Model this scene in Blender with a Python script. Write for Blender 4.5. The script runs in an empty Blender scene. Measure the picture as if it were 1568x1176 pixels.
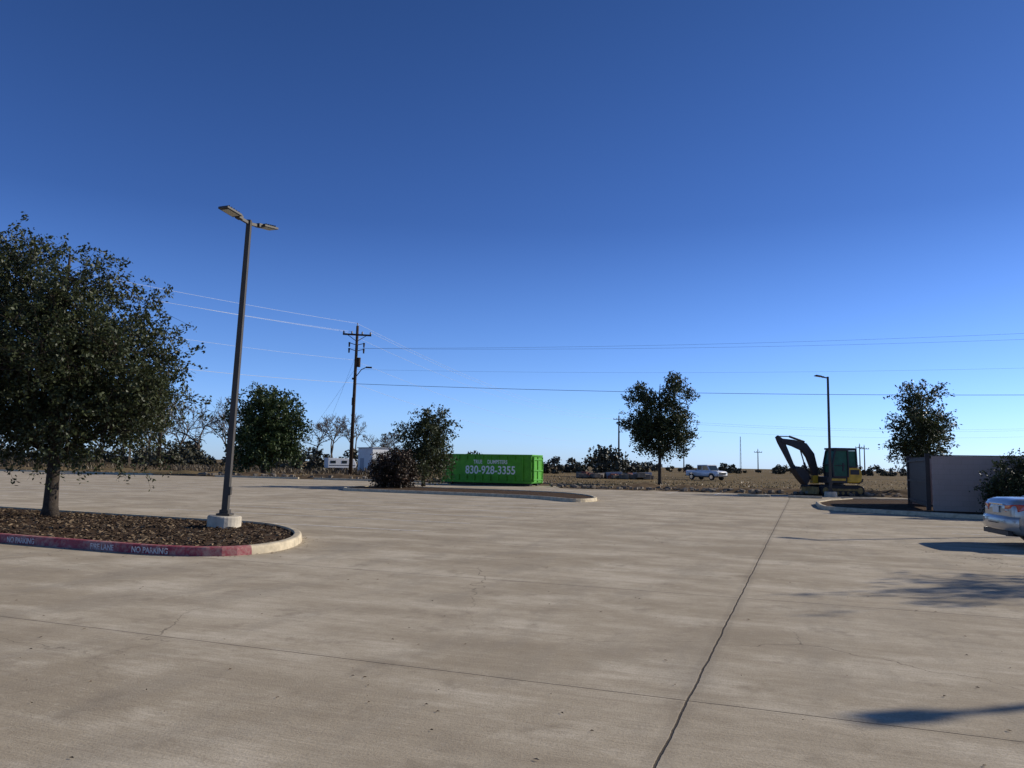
import bpy, math, random
import numpy as np
from mathutils import Vector, Matrix, noise
random.seed(3)
S=bpy.context.scene
S.view_settings.view_transform='Standard'; S.view_settings.look='None'; S.view_settings.exposure=0
U=(0.355,0.935); V=(0.935,-0.355); ANG=math.atan2(V[1],V[0])
SUN_AZ=math.radians(18); SUN_EL=math.radians(25)
# ------------------------------------------------------------------ materials
def newmat(name):
    m=bpy.data.materials.new(name); m.use_nodes=True
    nt=m.node_tree; return m,nt,nt.nodes['Principled BSDF']
def math_(nt,op,a,b=None,c=None,clamp=False):
    n=nt.nodes.new('ShaderNodeMath'); n.operation=op; n.use_clamp=clamp
    for i,x in enumerate((a,b,c)):
        if x is None: continue
        if hasattr(x,'is_output'): nt.links.new(x,n.inputs[i])
        else: n.inputs[i].default_value=x
    return n.outputs[0]
def noise_(nt,vec,scale,detail=4,rough=.55):
    n=nt.nodes.new('ShaderNodeTexNoise'); n.inputs['Scale'].default_value=scale; n.inputs['Detail'].default_value=detail
    n.inputs['Roughness'].default_value=rough
    if vec is not None: nt.links.new(vec,n.inputs['Vector'])
    return n.outputs['Fac']
def mix_(nt,f,a,b,bt='MIX'):
    n=nt.nodes.new('ShaderNodeMix'); n.data_type='RGBA'; n.blend_type=bt
    ins=[n.inputs[0],n.inputs[6],n.inputs[7]]
    for s,x in zip(ins,(f,a,b)):
        if hasattr(x,'is_output'): nt.links.new(x,s)
        elif isinstance(x,(int,float)): s.default_value=x
        else: s.default_value=(x[0],x[1],x[2],1)
    return n.outputs[2]
def ramp_(nt,f,lo,hi):
    n=nt.nodes.new('ShaderNodeMapRange'); n.inputs[1].default_value=lo; n.inputs[2].default_value=hi
    nt.links.new(f,n.inputs[0]); return n.outputs[0]
def coord(nt): return nt.nodes.new('ShaderNodeTexCoord').outputs['Object']
def bump_(nt,b,h,strength,dist=.02):
    n=nt.nodes.new('ShaderNodeBump'); n.inputs['Strength'].default_value=strength; n.inputs['Distance'].default_value=dist
    nt.links.new(h,n.inputs['Height']); nt.links.new(n.outputs[0],b.inputs['Normal'])
def simple(name,c,rough=.6,metal=0,var=.25,scale=6,spec=.5,bump=0,coat=0):
    m,nt,b=newmat(name); co=coord(nt)
    f=noise_(nt,co,scale,5)
    f=ramp_(nt,f,.3,.7)
    c1=[x*(1-var) for x in c]; c2=[min(1,x*(1+var)) for x in c]
    nt.links.new(mix_(nt,f,c1,c2),b.inputs['Base Color'])
    b.inputs['Roughness'].default_value=rough; b.inputs['Metallic'].default_value=metal
    b.inputs['Specular IOR Level'].default_value=spec
    if coat: b.inputs['Coat Weight'].default_value=coat
    if bump: bump_(nt,b,noise_(nt,co,scale*4,6),bump)
    return m
def leafmat(name,c1,c2,tr=.0,rough=.5):
    m,nt,b=newmat(name); co=coord(nt)
    g=nt.nodes.new('ShaderNodeNewGeometry')
    f=noise_(nt,co,1.1,2); f=ramp_(nt,f,.3,.7)
    f2=math_(nt,'MULTIPLY_ADD',g.outputs['Random Per Island'],.6,math_(nt,'MULTIPLY',f,.5),clamp=True)
    col=mix_(nt,f2,c1,c2)
    nt.links.new(col,b.inputs['Base Color']); b.inputs['Roughness'].default_value=rough
    b.inputs['Specular IOR Level'].default_value=.3
    if tr:
        t=nt.nodes.new('ShaderNodeBsdfTranslucent'); nt.links.new(col,t.inputs['Color'])
        ms=nt.nodes.new('ShaderNodeMixShader'); ms.inputs[0].default_value=tr
        nt.links.new(b.outputs[0],ms.inputs[1]); nt.links.new(t.outputs[0],ms.inputs[2])
        nt.links.new(ms.outputs[0],nt.nodes['Material Output'].inputs['Surface'])
    return m

def concrete_lot():
    m,nt,b=newmat('concrete_paving'); co=coord(nt)
    def dot(v):
        n=nt.nodes.new('ShaderNodeVectorMath'); n.operation='DOT_PRODUCT'; nt.links.new(co,n.inputs[0]); n.inputs[1].default_value=(v[0],v[1],0); return n.outputs['Value']
    wob=math_(nt,'MULTIPLY',math_(nt,'SUBTRACT',noise_(nt,co,1.6,6,.7),.5),.05)
    A=math_(nt,'ADD',dot(V),wob); B=math_(nt,'ADD',dot(U),math_(nt,'MULTIPLY',wob,.6))
    cb=nt.nodes.new('ShaderNodeCombineXYZ'); nt.links.new(A,cb.inputs[0]); nt.links.new(B,cb.inputs[1])
    uv=cb.outputs[0]
    def cell(x,off,W):
        t=math_(nt,'DIVIDE',math_(nt,'SUBTRACT',x,off),W)
        fr=math_(nt,'FRACT',math_(nt,'ADD',t,.5))
        d=math_(nt,'MULTIPLY',math_(nt,'ABSOLUTE',math_(nt,'SUBTRACT',fr,.5)),W)
        return t,d
    ta,da=cell(A,-.787,13.7); tb,db=cell(B,5.587,4.57)
    def line(d,w): 
        n=nt.nodes.new('ShaderNodeMapRange'); nt.links.new(d,n.inputs[0]); n.inputs[1].default_value=w*.5; n.inputs[2].default_value=w; n.inputs[3].default_value=1; n.inputs[4].default_value=0
        return n.outputs[0]
    la=line(da,.0105); lb=math_(nt,'MULTIPLY',line(db,.0085),.85)
    joint=math_(nt,'MAXIMUM',la,lb)
    soft=math_(nt,'MULTIPLY',line(da,.09),.16)
    soft=math_(nt,'MAXIMUM',soft,math_(nt,'MULTIPLY',line(db,.07),.08))
    def scl(sx,sy,rot=0):
        mp=nt.nodes.new('ShaderNodeMapping'); mp.inputs['Scale'].default_value=(sx,sy,1); mp.inputs['Rotation'].default_value=(0,0,rot); nt.links.new(uv,mp.inputs['Vector']); return mp.outputs[0]
    big=noise_(nt,scl(.22,.35),1,5,.6)
    med=noise_(nt,scl(.55,1.1),1,8,.68)
    med2=noise_(nt,scl(1.3,.4,.5),1,7,.66)
    fine=noise_(nt,scl(2.5,45),1,4,.75)
    fine2=noise_(nt,scl(.45,13),1,6,.75)
    grain=noise_(nt,co,55,3,.75)
    spot=noise_(nt,co,1.6,8,.70)
    spot2=noise_(nt,co,9,6,.75)
    c=mix_(nt,ramp_(nt,big,.36,.64),(.39,.32,.22),(.56,.475,.345))
    c=mix_(nt,math_(nt,'MULTIPLY',ramp_(nt,med,.50,.62),.62),c,(.70,.61,.46))
    c=mix_(nt,math_(nt,'MULTIPLY',ramp_(nt,med,.48,.36),.60),c,(.31,.25,.17))
    c=mix_(nt,math_(nt,'MULTIPLY',ramp_(nt,med2,.50,.64),.52),c,(.33,.285,.215))
    c=mix_(nt,math_(nt,'MULTIPLY',ramp_(nt,fine2,.48,.68),.36),c,(.28,.225,.16))
    c=mix_(nt,math_(nt,'MULTIPLY',ramp_(nt,spot,.56,.68),.60),c,(.235,.19,.135))
    c=mix_(nt,math_(nt,'MULTIPLY',ramp_(nt,spot2,.55,.70),.40),c,(.26,.21,.15))
    c=mix_(nt,math_(nt,'MULTIPLY',ramp_(nt,spot2,.45,.32),.30),c,(.68,.59,.45))
    c=mix_(nt,math_(nt,'MULTIPLY',ramp_(nt,fine,.42,.62),.30),c,(.27,.22,.155))
    c=mix_(nt,math_(nt,'MULTIPLY',ramp_(nt,grain,.48,.66),.42),c,(.21,.17,.12))
    wn=nt.nodes.new('ShaderNodeTexWhiteNoise'); wn.noise_dimensions='2D'
    c2=nt.nodes.new('ShaderNodeCombineXYZ'); nt.links.new(math_(nt,'FLOOR',ta),c2.inputs[0]); nt.links.new(math_(nt,'FLOOR',tb),c2.inputs[1])
    nt.links.new(c2.outputs[0],wn.inputs['Vector'])
    c=mix_(nt,math_(nt,'MULTIPLY',wn.outputs['Value'],.16),c,(.30,.25,.18))
    vo=nt.nodes.new('ShaderNodeTexVoronoi'); vo.feature='DISTANCE_TO_EDGE'; vo.inputs['Scale'].default_value=.23
    vm=nt.nodes.new('ShaderNodeVectorMath'); vm.operation='ADD'
    ns=nt.nodes.new('ShaderNodeTexNoise'); ns.inputs['Scale'].default_value=1.3; ns.inputs['Detail'].default_value=7; nt.links.new(co,ns.inputs['Vector'])
    sc=nt.nodes.new('ShaderNodeVectorMath'); sc.operation='SCALE'; sc.inputs['Scale'].default_value=.9; nt.links.new(ns.outputs['Color'],sc.inputs[0])
    nt.links.new(co,vm.inputs[0]); nt.links.new(sc.outputs[0],vm.inputs[1]); nt.links.new(vm.outputs[0],vo.inputs['Vector'])
    crk=line(vo.outputs['Distance'],.0022)
    crk=math_(nt,'MULTIPLY',crk,ramp_(nt,noise_(nt,co,.16,2),.48,.56))
    c=mix_(nt,math_(nt,'MULTIPLY',crk,.6),c,(.07,.055,.04))
    c=mix_(nt,soft,c,(.12,.10,.08))
    c=mix_(nt,math_(nt,'MULTIPLY',joint,.88),c,(.045,.035,.028))
    nt.links.new(c,b.inputs['Base Color']); b.inputs['Roughness'].default_value=.95; b.inputs['Specular IOR Level'].default_value=.08
    h=math_(nt,'ADD',math_(nt,'MULTIPLY',fine,.5),math_(nt,'MULTIPLY',grain,.6))
    h=math_(nt,'SUBTRACT',h,math_(nt,'MULTIPLY',joint,2.5))
    bump_(nt,b,h,.5,.012)
    return m
def field_mat():
    m,nt,b=newmat('dry_field'); co=coord(nt)
    a=noise_(nt,co,.06,5,.6); d=noise_(nt,co,.35,6,.7); e=noise_(nt,co,9,5,.7)
    c=mix_(nt,ramp_(nt,a,.35,.65),(.14,.10,.052),(.25,.175,.085))
    c=mix_(nt,math_(nt,'MULTIPLY',ramp_(nt,d,.46,.64),.65),c,(.088,.082,.036))
    c=mix_(nt,math_(nt,'MULTIPLY',ramp_(nt,e,.5,.7),.5),c,(.08,.058,.034))
    nt.links.new(c,b.inputs['Base Color']); b.inputs['Roughness'].default_value=1; b.inputs['Specular IOR Level'].default_value=.05
    bump_(nt,b,e,.6,.08); return m
def red_curb():
    m,nt,b=newmat('red_curb_paint'); co=coord(nt)
    w=noise_(nt,co,9,8,.75); w2=noise_(nt,co,1.5,4)
    f=ramp_(nt,math_(nt,'MULTIPLY_ADD',w2,.35,math_(nt,'MULTIPLY',w,.75)),.50,.64)
    c=mix_(nt,ramp_(nt,noise_(nt,co,3,4),.3,.7),(.26,.045,.060),(.38,.10,.11))
    c=mix_(nt,math_(nt,'MULTIPLY',f,.7),c,(.42,.31,.25))
    nt.links.new(c,b.inputs['Base Color']); b.inputs['Roughness'].default_value=.8; b.inputs['Specular IOR Level'].default_value=.15; bump_(nt,b,w,.3,.01); return m
def paint_worn(name,c,lo=.40,hi=.55,under=(.36,.31,.24)):
    m,nt,b=newmat(name); co=coord(nt)
    f=ramp_(nt,noise_(nt,co,7,8,.75),lo,hi)
    nt.links.new(mix_(nt,f,under,c),b.inputs['Base Color']); b.inputs['Roughness'].default_value=.8; return m
def wallmat():
    m,nt,b=newmat('stucco_block'); co=coord(nt)
    br=nt.nodes.new('ShaderNodeTexBrick')
    mp=nt.nodes.new('ShaderNodeMapping'); mp.inputs['Rotation'].default_value=(math.radians(90),0,0); nt.links.new(co,mp.inputs['Vector'])
    nt.links.new(mp.outputs[0],br.inputs['Vector'])
    br.inputs['Scale'].default_value=1; br.inputs['Brick Width'].default_value=.4; br.inputs['Row Height'].default_value=.2; br.inputs['Mortar Size'].default_value=.006
    br.inputs['Color1'].default_value=(.44,.33,.27,1); br.inputs['Color2'].default_value=(.46,.345,.285,1); br.inputs['Mortar'].default_value=(.38,.285,.23,1)
    n=noise_(nt,co,1.2,6,.7)
    c=mix_(nt,math_(nt,'MULTIPLY',ramp_(nt,n,.45,.75),.3),br.outputs['Color'],(.30,.23,.19))
    nt.links.new(c,b.inputs['Base Color']); b.inputs['Roughness'].default_value=.9; b.inputs['Specular IOR Level'].default_value=.15; bump_(nt,b,noise_(nt,co,60,4),.3,.01); return m

M={}
M['lot']=concrete_lot(); M['field']=field_mat(); M['red']=red_curb(); M['wall']=wallmat()
M['curb']=simple('curb_concrete',(.50,.42,.29),.85,var=.28,scale=5,spec=.2,bump=.3)
M['base']=simple('light_base_concrete',(.50,.44,.34),.85,var=.22,scale=4,spec=.2,bump=.3)
M['mulch']=simple('mulch',(.080,.052,.032),1,var=.6,scale=14,spec=.05,bump=1)
M['chipa']=simple('mulch_chip_dark',(.055,.037,.024),1,var=.5,scale=3,spec=.05)
M['chipb']=simple('mulch_chip_light',(.20,.145,.09),1,var=.5,scale=3,spec=.05)
M['dirt']=simple('dirt',(.13,.09,.052),1,var=.5,scale=1.5,spec=.05,bump=1)
M['bronze']=simple('bronze_pole',(.062,.054,.044),.55,metal=.1,var=.15,scale=3,spec=.3)
M['led']=simple('led_lens',(.42,.40,.32),.3,var=.05)
M['wood']=simple('pole_wood',(.060,.042,.030),.9,var=.3,scale=3,spec=.1)
M['galv']=simple('galvanised',(.20,.20,.21),.5,metal=.4,var=.15)
M['black']=simple('black_metal',(.018,.018,.02),.55,var=.3)
M['rubber']=simple('rubber',(.02,.02,.02),.85,var=.3,scale=20)
M['bark']=simple('oak_bark',(.060,.048,.038),.95,var=.4,scale=9,spec=.1,bump=1)
M['greybark']=simple('bare_branches',(.085,.068,.054),.95,var=.3,scale=2,spec=.05)
M['leaf']=leafmat('oak_leaves',(.018,.027,.009),(.068,.080,.030),.2)
M['leafb']=leafmat('oak_leaves_bright',(.018,.036,.010),(.060,.085,.025),.1)
M['leafd']=leafmat('distant_leaves_hazed',(.030,.033,.020),(.085,.078,.046))  # distance haze mixed into the leaf colour, lighter and greyer
M['leafr']=leafmat('dry_shrub_leaves',(.018,.022,.010),(.085,.045,.026))
M['leafg']=leafmat('dry_grass_blades',(.13,.095,.048),(.25,.175,.085))
M['leafw']=leafmat('weeds',(.065,.048,.028),(.15,.108,.058))
M['green']=simple('dumpster_green_paint',(.070,.30,.016),.5,var=.2,scale=2,spec=.3)
M['white']=paint_worn('stripe_white',(.76,.73,.66),.34,.62,(.42,.36,.27))
M['text']=simple('white_lettering',(.72,.74,.68),.6,var=.08)
M['curbtext']=paint_worn('curb_letter_paint',(.68,.62,.58),.36,.5,(.35,.15,.15))
M['yellow']=simple('machine_yellow',(.60,.35,.02),.5,var=.25,scale=3)
M['ydirty']=simple('dusty_machine_yellow',(.22,.145,.045),.8,var=.5,scale=4)
M['glass']=simple('dark_glass',(.02,.028,.026),.08,var=.1,spec=.8)
M['gglass']=simple('tinted_cab_glass',(.015,.09,.055),.35,var=.3,scale=2,spec=.25)
M['silver']=simple('silver_car_paint',(.40,.385,.35),.3,metal=.5,var=.04,coat=.6)
M['chrome']=simple('chrome',(.7,.7,.7),.15,metal=1,var=.03)
M['tail']=simple('tail_lamp_red',(.42,.012,.015),.15,var=.15,scale=12,coat=.8)
M['whitep']=simple('white_vehicle_paint',(.72,.72,.72),.3,var=.04,coat=.4)
M['whites']=simple('white_metal_siding',(.66,.66,.64),.5,var=.08)
M['greys']=simple('grey_siding',(.30,.31,.33),.6,var=.1)
M['rub']=simple('rubble',(.17,.14,.105),.95,var=.5,scale=2,bump=.6)
M['rust']=simple('rusty_panel',(.22,.07,.04),.8,var=.4)
M['slat']=simple('gate_slats',(.030,.024,.020),.6,var=.25)
M['wire']=simple('wire_alu_sunlit',(.42,.44,.47),.4,metal=.2,var=.05)  # light grey metal; sunlit look of the left-hand wires is in the colour
M['wired']=simple('wire_dark',(.035,.04,.05),.6,var=.1)

# ------------------------------------------------------------------ mesh builder
class MB:
    def __init__(s): s.v=[]; s.f=[]; s.m=[]
    def box(s,c,sz,rz=0,mi=0,ry=0,rx=0):
        R=Matrix.Rotation(rz,3,'Z')@Matrix.Rotation(ry,3,'Y')@Matrix.Rotation(rx,3,'X'); b=len(s.v)
        for x in(-.5,.5):
            for y in(-.5,.5):
                for z in(-.5,.5):
                    p=R@Vector((x*sz[0],y*sz[1],z*sz[2])); s.v.append((p.x+c[0],p.y+c[1],p.z+c[2]))
        for q in((0,1,3,2),(4,6,7,5),(0,4,5,1),(2,3,7,6),(0,2,6,4),(1,5,7,3)):
            s.f.append([b+i for i in q]); s.m.append(mi)
    def tube(s,pts,rad,n=8,mi=0,caps=True):
        pts=[Vector(p) for p in pts]; b=len(s.v); k=len(pts)
        if not hasattr(rad,'__len__'): rad=[rad]*k
        ref=None
        for i,p in enumerate(pts):
            d=(pts[min(i+1,k-1)]-pts[max(i-1,0)])
            if d.length<1e-9: d=Vector((0,0,1))
            d.normalize()
            if ref is None: ref=Vector((1,0,0)) if abs(d.x)<.8 else Vector((0,1,0))
            a=d.cross(ref).normalized(); ref=a.cross(d).normalized(); c=ref
            for j in range(n):
                t=2*math.pi*(j+.5)/n; q=p+(a*math.cos(t)+c*math.sin(t))*rad[i]; s.v.append((q.x,q.y,q.z))
        for i in range(k-1):
            for j in range(n):
                s.f.append([b+i*n+j,b+i*n+(j+1)%n,b+(i+1)*n+(j+1)%n,b+(i+1)*n+j]); s.m.append(mi)
        if caps:
            s.f.append([b+j for j in range(n)][::-1]); s.m.append(mi)
            s.f.append([b+(k-1)*n+j for j in range(n)]); s.m.append(mi)
    def prism(s,poly,y0,y1,mi=0):
        b=len(s.v); n=len(poly)
        for y in(y0,y1):
            for x,z in poly: s.v.append((x,y,z))
        s.f.append([b+i for i in range(n)]); s.m.append(mi)
        s.f.append([b+n+i for i in range(n)][::-1]); s.m.append(mi)
        for i in range(n):
            j=(i+1)%n; s.f.append([b+i,b+n+i,b+n+j,b+j]); s.m.append(mi)
    def poly(s,pts,mi=0):
        b=len(s.v); s.v+= [tuple(p) for p in pts]; s.f.append(list(range(b,b+len(pts)))); s.m.append(mi)
    def obj(s,name,mats,parent=None,smooth=False,bevel=0,loc=None,rz=0,fix=True):
        me=bpy.data.meshes.new(name); me.from_pydata(s.v,[],s.f); me.update()
        for m in mats: me.materials.append(m)
        me.polygons.foreach_set('material_index',s.m)
        if fix:
            import bmesh
            bm=bmesh.new(); bm.from_mesh(me); bmesh.ops.recalc_face_normals(bm,faces=bm.faces); bm.to_mesh(me); bm.free()
        if smooth: me.polygons.foreach_set('use_smooth',[True]*len(me.polygons))
        o=bpy.data.objects.new(name,me); S.collection.objects.link(o)
        if parent: o.parent=parent
        if loc: o.location=loc
        o.rotation_euler[2]=rz
        if bevel:
            md=o.modifiers.new('b','BEVEL'); md.width=bevel; md.segments=2; md.limit_method='ANGLE'
        return o
def empty(name,loc,rz=0):
    o=bpy.data.objects.new(name,None); S.collection.objects.link(o); o.location=loc; o.rotation_euler[2]=rz; o.empty_display_size=.3; return o
def text(name,body,size,loc,rot,mat,parent=None,sx=1,ext=.002):
    cu=bpy.data.curves.new(name,'FONT'); cu.body=body; cu.size=size; cu.extrude=ext; cu.align_x='CENTER'; cu.align_y='CENTER'; cu.offset=size*.018
    o=bpy.data.objects.new(name,cu); S.collection.objects.link(o); o.location=loc; o.rotation_euler=rot; o.scale=(sx,1,1); cu.materials.append(mat)
    if parent: o.parent=parent
    return o

# ------------------------------------------------------------------ vegetation
def leaf_arrays(P,D,rng,ls,asp=.45):
    n=len(P)
    A=D+rng.normal(size=(n,3))*.8; A/=np.linalg.norm(A,axis=1)[:,None]
    B=np.cross(A,rng.normal(size=(n,3))); B/=np.linalg.norm(B,axis=1)[:,None]+1e-9
    s=(ls*rng.uniform(.6,1.3,n))[:,None]
    A=A*s; B=B*s*asp
    return np.stack([P-A,P+B,P+A,P-B],1).reshape(-1,3)
def join_mesh(name,mb,leafV,mats,loc=(0,0,0)):
    nv=len(mb.v); nl=len(leafV)//4; faces=mb.f
    me=bpy.data.meshes.new(name)
    V_=np.concatenate([np.array(mb.v,dtype=np.float32).reshape(-1,3),leafV.astype(np.float32)]) if nv else leafV.astype(np.float32)
    me.vertices.add(len(V_)); me.vertices.foreach_set('co',V_.ravel())
    lt=[len(f) for f in faces]; flat=[i for f in faces for i in f]
    li=np.arange(nl*4)+nv
    allidx=np.concatenate([np.array(flat,dtype=np.int64),li]); tot=np.concatenate([np.array(lt,dtype=np.int64),np.full(nl,4)])
    start=np.concatenate([[0],np.cumsum(tot)[:-1]])
    me.loops.add(len(allidx)); me.loops.foreach_set('vertex_index',allidx.astype(np.int32))
    me.polygons.add(len(tot)); me.polygons.foreach_set('loop_start',start.astype(np.int32)); 
    try: me.polygons.foreach_set('loop_total',tot.astype(np.int32))
    except Exception: pass
    mi=np.concatenate([np.array(mb.m,dtype=np.int32),np.ones(nl,dtype=np.int32)]) 
    for m in mats: me.materials.append(m)
    me.polygons.foreach_set('material_index',mi.astype(np.int32))
    me.update(calc_edges=True); me.validate()
    o=bpy.data.objects.new(name,me); S.collection.objects.link(o); o.location=loc; return o
def tree(name,loc,tr,th,lobes,ncl,ntw,nlf,ls,seed,leaf,tl=.6,clr=.35,twigtube=True,lean=(0,0),strays=12,shell=2.0,asp=.5,nlimb=26,shoots=40,sl=1.0):
    rng=np.random.default_rng(seed); rr=random.Random(seed)
    mb=MB()
    ztop=max(l[2]+l[5]*.5 for l in lobes)
    tp=[]; k=9
    for i in range(k):
        t=i/(k-1); tp.append((lean[0]*t+ (rr.uniform(-.05,.05) if i else 0)*ztop*.15*t, lean[1]*t+(rr.uniform(-.05,.05) if i else 0)*ztop*.15*t, ztop*t))
    rad=[tr*1.25]+[tr*(1-.85*(i/(k-1))) for i in range(1,k)]
    mb.tube([tp[0]]+[(tp[0][0],tp[0][1],.25)]+tp[1:],[tr*1.35,tr*1.02]+rad[1:],10)
    def trunk_at(z):
        t=max(0,min(.999,z/ztop))*(k-1); i=int(t); f=t-i
        return [tp[i][j]*(1-f)+tp[i+1][j]*f for j in range(3)]
    vols=np.array([l[3]*l[4]*l[5] for l in lobes]); pr=vols/vols.sum()
    P=[];D=[];cents=[]
    for c in range(ncl):
        l=lobes[rng.choice(len(lobes),p=pr)]
        d=rng.normal(size=3); d/=np.linalg.norm(d); r=rng.uniform(.05,1)**(1/shell)
        nz=noise.noise(Vector((d*1.9+seed).tolist()))+.6*noise.noise(Vector((d*4.5+seed).tolist()))
        r*=1+.34*nz
        cen=np.array(l[:3])+d*np.array(l[3:6])*r
        if c<strays: cen=np.array(l[:3])+d*np.array(l[3:6])*rng.uniform(1.0,1.12)
        if cen[2]<th*.85: cen[2]=th*.85+rng.uniform(0,.4)
        cents.append((cen,d))
    limbs=[]
    for ci,(cen,d) in enumerate(cents):
        best=None; bd=0
        if ci>=nlimb and limbs:
            bd=1e9
            for pts in limbs:
                for q in pts[1:]:
                    dd=np.linalg.norm(cen-q)+(0.6 if q[2]>cen[2]+.6 else 0)
                    if dd<bd: bd=dd; best=q
        if best is None or bd>2.8:
            hz=max(th*.8,min(ztop*.95,cen[2]-math.hypot(cen[0],cen[1])*rng.uniform(.45,.9)))
            st=np.array(trunk_at(hz)); main=True
        else: st=best; main=False
        mid=(st+cen)/2+rng.normal(size=3)*.12*np.linalg.norm(cen-st)*.6+np.array([0,0,.10*np.linalg.norm(cen-st)])
        L=np.linalg.norm(cen-st); r0=min(tr*.4,.012+.014*L) if main else min(.02,.006+.008*L)
        pts=[st*(1-t)**2+2*mid*t*(1-t)+cen*t*t for t in(0,.25,.5,.75,1)]
        if main: limbs.append(pts)
        mb.tube([tuple(p) for p in pts],[r0,r0*.85,r0*.65,r0*.45,r0*.25],5,caps=False)
        dens=rng.uniform(.45,1.3)
        for w in range(max(3,int(ntw*dens))):
            dd=d*.75+rng.normal(size=3)*.75; dd/=np.linalg.norm(dd)
            s0=cen+rng.normal(size=3)*clr*.55
            Lw=tl*rng.uniform(.5,1.35)
            n=max(3,int(nlf*Lw/tl)); t=rng.uniform(0,1,n)**.8
            pp=s0+dd[None]*(t*Lw)[:,None]; pp[:,2]-= (t**2)*Lw*.35
            pp+=rng.normal(size=pp.shape)*.045*max(1,ls/.04)
            P.append(pp); D.append(np.repeat(dd[None],n,0))
            if twigtube:
                e1=s0+dd*Lw*.5; e1[2]-=.25*Lw*.35; e2=s0+dd*Lw; e2[2]-=Lw*.35
                mb.tube([tuple(cen),tuple((cen+e1)/2),tuple(e1),tuple(e2)],[.006,.005,.004,.002],3,caps=False)
    for s_ in range(shoots):
        cen,d=cents[rng.integers(len(cents))]
        dd=d*np.array([1,1,.7])+rng.normal(size=3)*.35+np.array([0,0,.35]); dd/=np.linalg.norm(dd)
        Lw=sl*rng.uniform(.6,1.5); n=int(nlf*1.1*Lw/tl*.7); t=rng.uniform(.1,1,n)
        droop=rng.uniform(-.05,.35)
        pp=cen+dd[None]*(t*Lw)[:,None]; pp[:,2]-=(t**2)*Lw*droop; pp+=rng.normal(size=pp.shape)*.03*max(1,ls/.04)
        P.append(pp); D.append(np.repeat(dd[None],n,0))
        a=[cen+dd*Lw*q-np.array([0,0,q*q*Lw*droop]) for q in(0,.33,.66,1)]
        rr0=.008 if twigtube else .02
        mb.tube([tuple(q) for q in a],[rr0,rr0*.8,rr0*.6,rr0*.3],3,caps=False)
    P=np.concatenate(P); D=np.concatenate(D)
    return join_mesh(name,mb,leaf_arrays(P,D,rng,ls,asp),[M['bark'],leaf],loc)

tree('live_oak_tree',(-11.5,19.5,.1),.17,1.9,[(-.9,0,4.4,2.8,3.0,2.5),(1.2,-.2,3.9,1.8,2.2,1.8),(-1.6,0,6.0,1.3,1.6,1.4),(-.2,0,2.8,2.9,2.8,1.1),(.9,.3,5.1,1.1,1.4,.9)],
     350,15,28,.048,11,M['leaf'],tl=.58,clr=.5,strays=24,shell=2.0,asp=.55,shoots=130,sl=.85)
tree('live_oak_tree',(-25.2,79,0),.25,1.2,[(0,0,5.0,3.3,3.3,3.3),(.3,0,7.1,2.0,2.2,1.8),(-.3,0,2.9,3.4,3.2,1.9),(1.8,0,4.2,2,2,1.8)],190,9,17,.15,12,M['leafb'],tl=.9,clr=.7,twigtube=False,strays=10,asp=.6,shoots=70,sl=1.3)
tree('live_oak_tree',(-5.6,50,0.1),.12,.7,[(0,0,2.7,1.7,1.6,1.6),(.3,0,3.7,1.1,1.3,1.0),(.2,0,1.6,1.5,1.4,.9)],105,9,15,.085,13,M['leaf'],tl=.6,clr=.4,twigtube=True,strays=12,asp=.55,shoots=70,sl=1.0)
tree('live_oak_tree',(13.5,70,0),.17,2.0,[(-1.2,0,6.6,1.65,1.9,2.4),(1.45,0,7.7,1.2,1.5,2.9),(.5,0,4.5,2.2,2.0,1.6),(-1.2,0,4.6,1.3,1.2,1.3),(1.3,0,3.7,.9,1,.9)],195,10,16,.11,14,M['leaf'],tl=.65,clr=.45,twigtube=False,strays=10,asp=.55,shoots=80,sl=1.1)
tree('live_oak_tree',(26.6,50,0),.14,2.0,[(0,0,4.2,1.7,1.7,1.8),(.15,0,5.9,.9,1.1,1.4),(-.6,0,3.2,1.5,1.3,1.0),(.9,0,3.6,1.1,1,1)],125,10,15,.085,15,M['leaf'],tl=.6,clr=.4,twigtube=True,strays=10,asp=.55,shoots=80,sl=1.0)
tree('live_oak_tree',(19.8,14.7,.1),.15,2.0,[(0,0,4.4,1.9,1.2,1.9),(.3,0,5.4,1.2,.9,1.2)],70,9,16,.065,16,M['leaf'],tl=1.0,clr=.3,twigtube=True,strays=14,shoots=40,sl=1.3)
def shrub(name,loc,rad,seed,leaf,ncl=40,ntw=8,nlf=14,ls=.06,tl=.45,sh=30):
    return tree(name,loc,.05,.25,[(0,0,rad[2]*.95,rad[0],rad[1],rad[2])],ncl,ntw,nlf,ls,seed,leaf,tl=tl,clr=.3,twigtube=True,strays=6,asp=.6,shoots=sh,sl=.6)
shrub('dry_shrub',(-7.0,46.3,.1),(1.15,1.1,1.05),21,M['leafr'],110,10,18,.065,.35,20)
shrub('evergreen_shrub',(18.25,27.7,.1),(1.1,.9,1.0),22,M['leaf'],95,10,16,.05,.45,50)
shrub('evergreen_shrub',(20.8,26.6,.1),(1.3,.9,1.05),23,M['leaf'],80,9,14,.05,.5,40)

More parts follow.
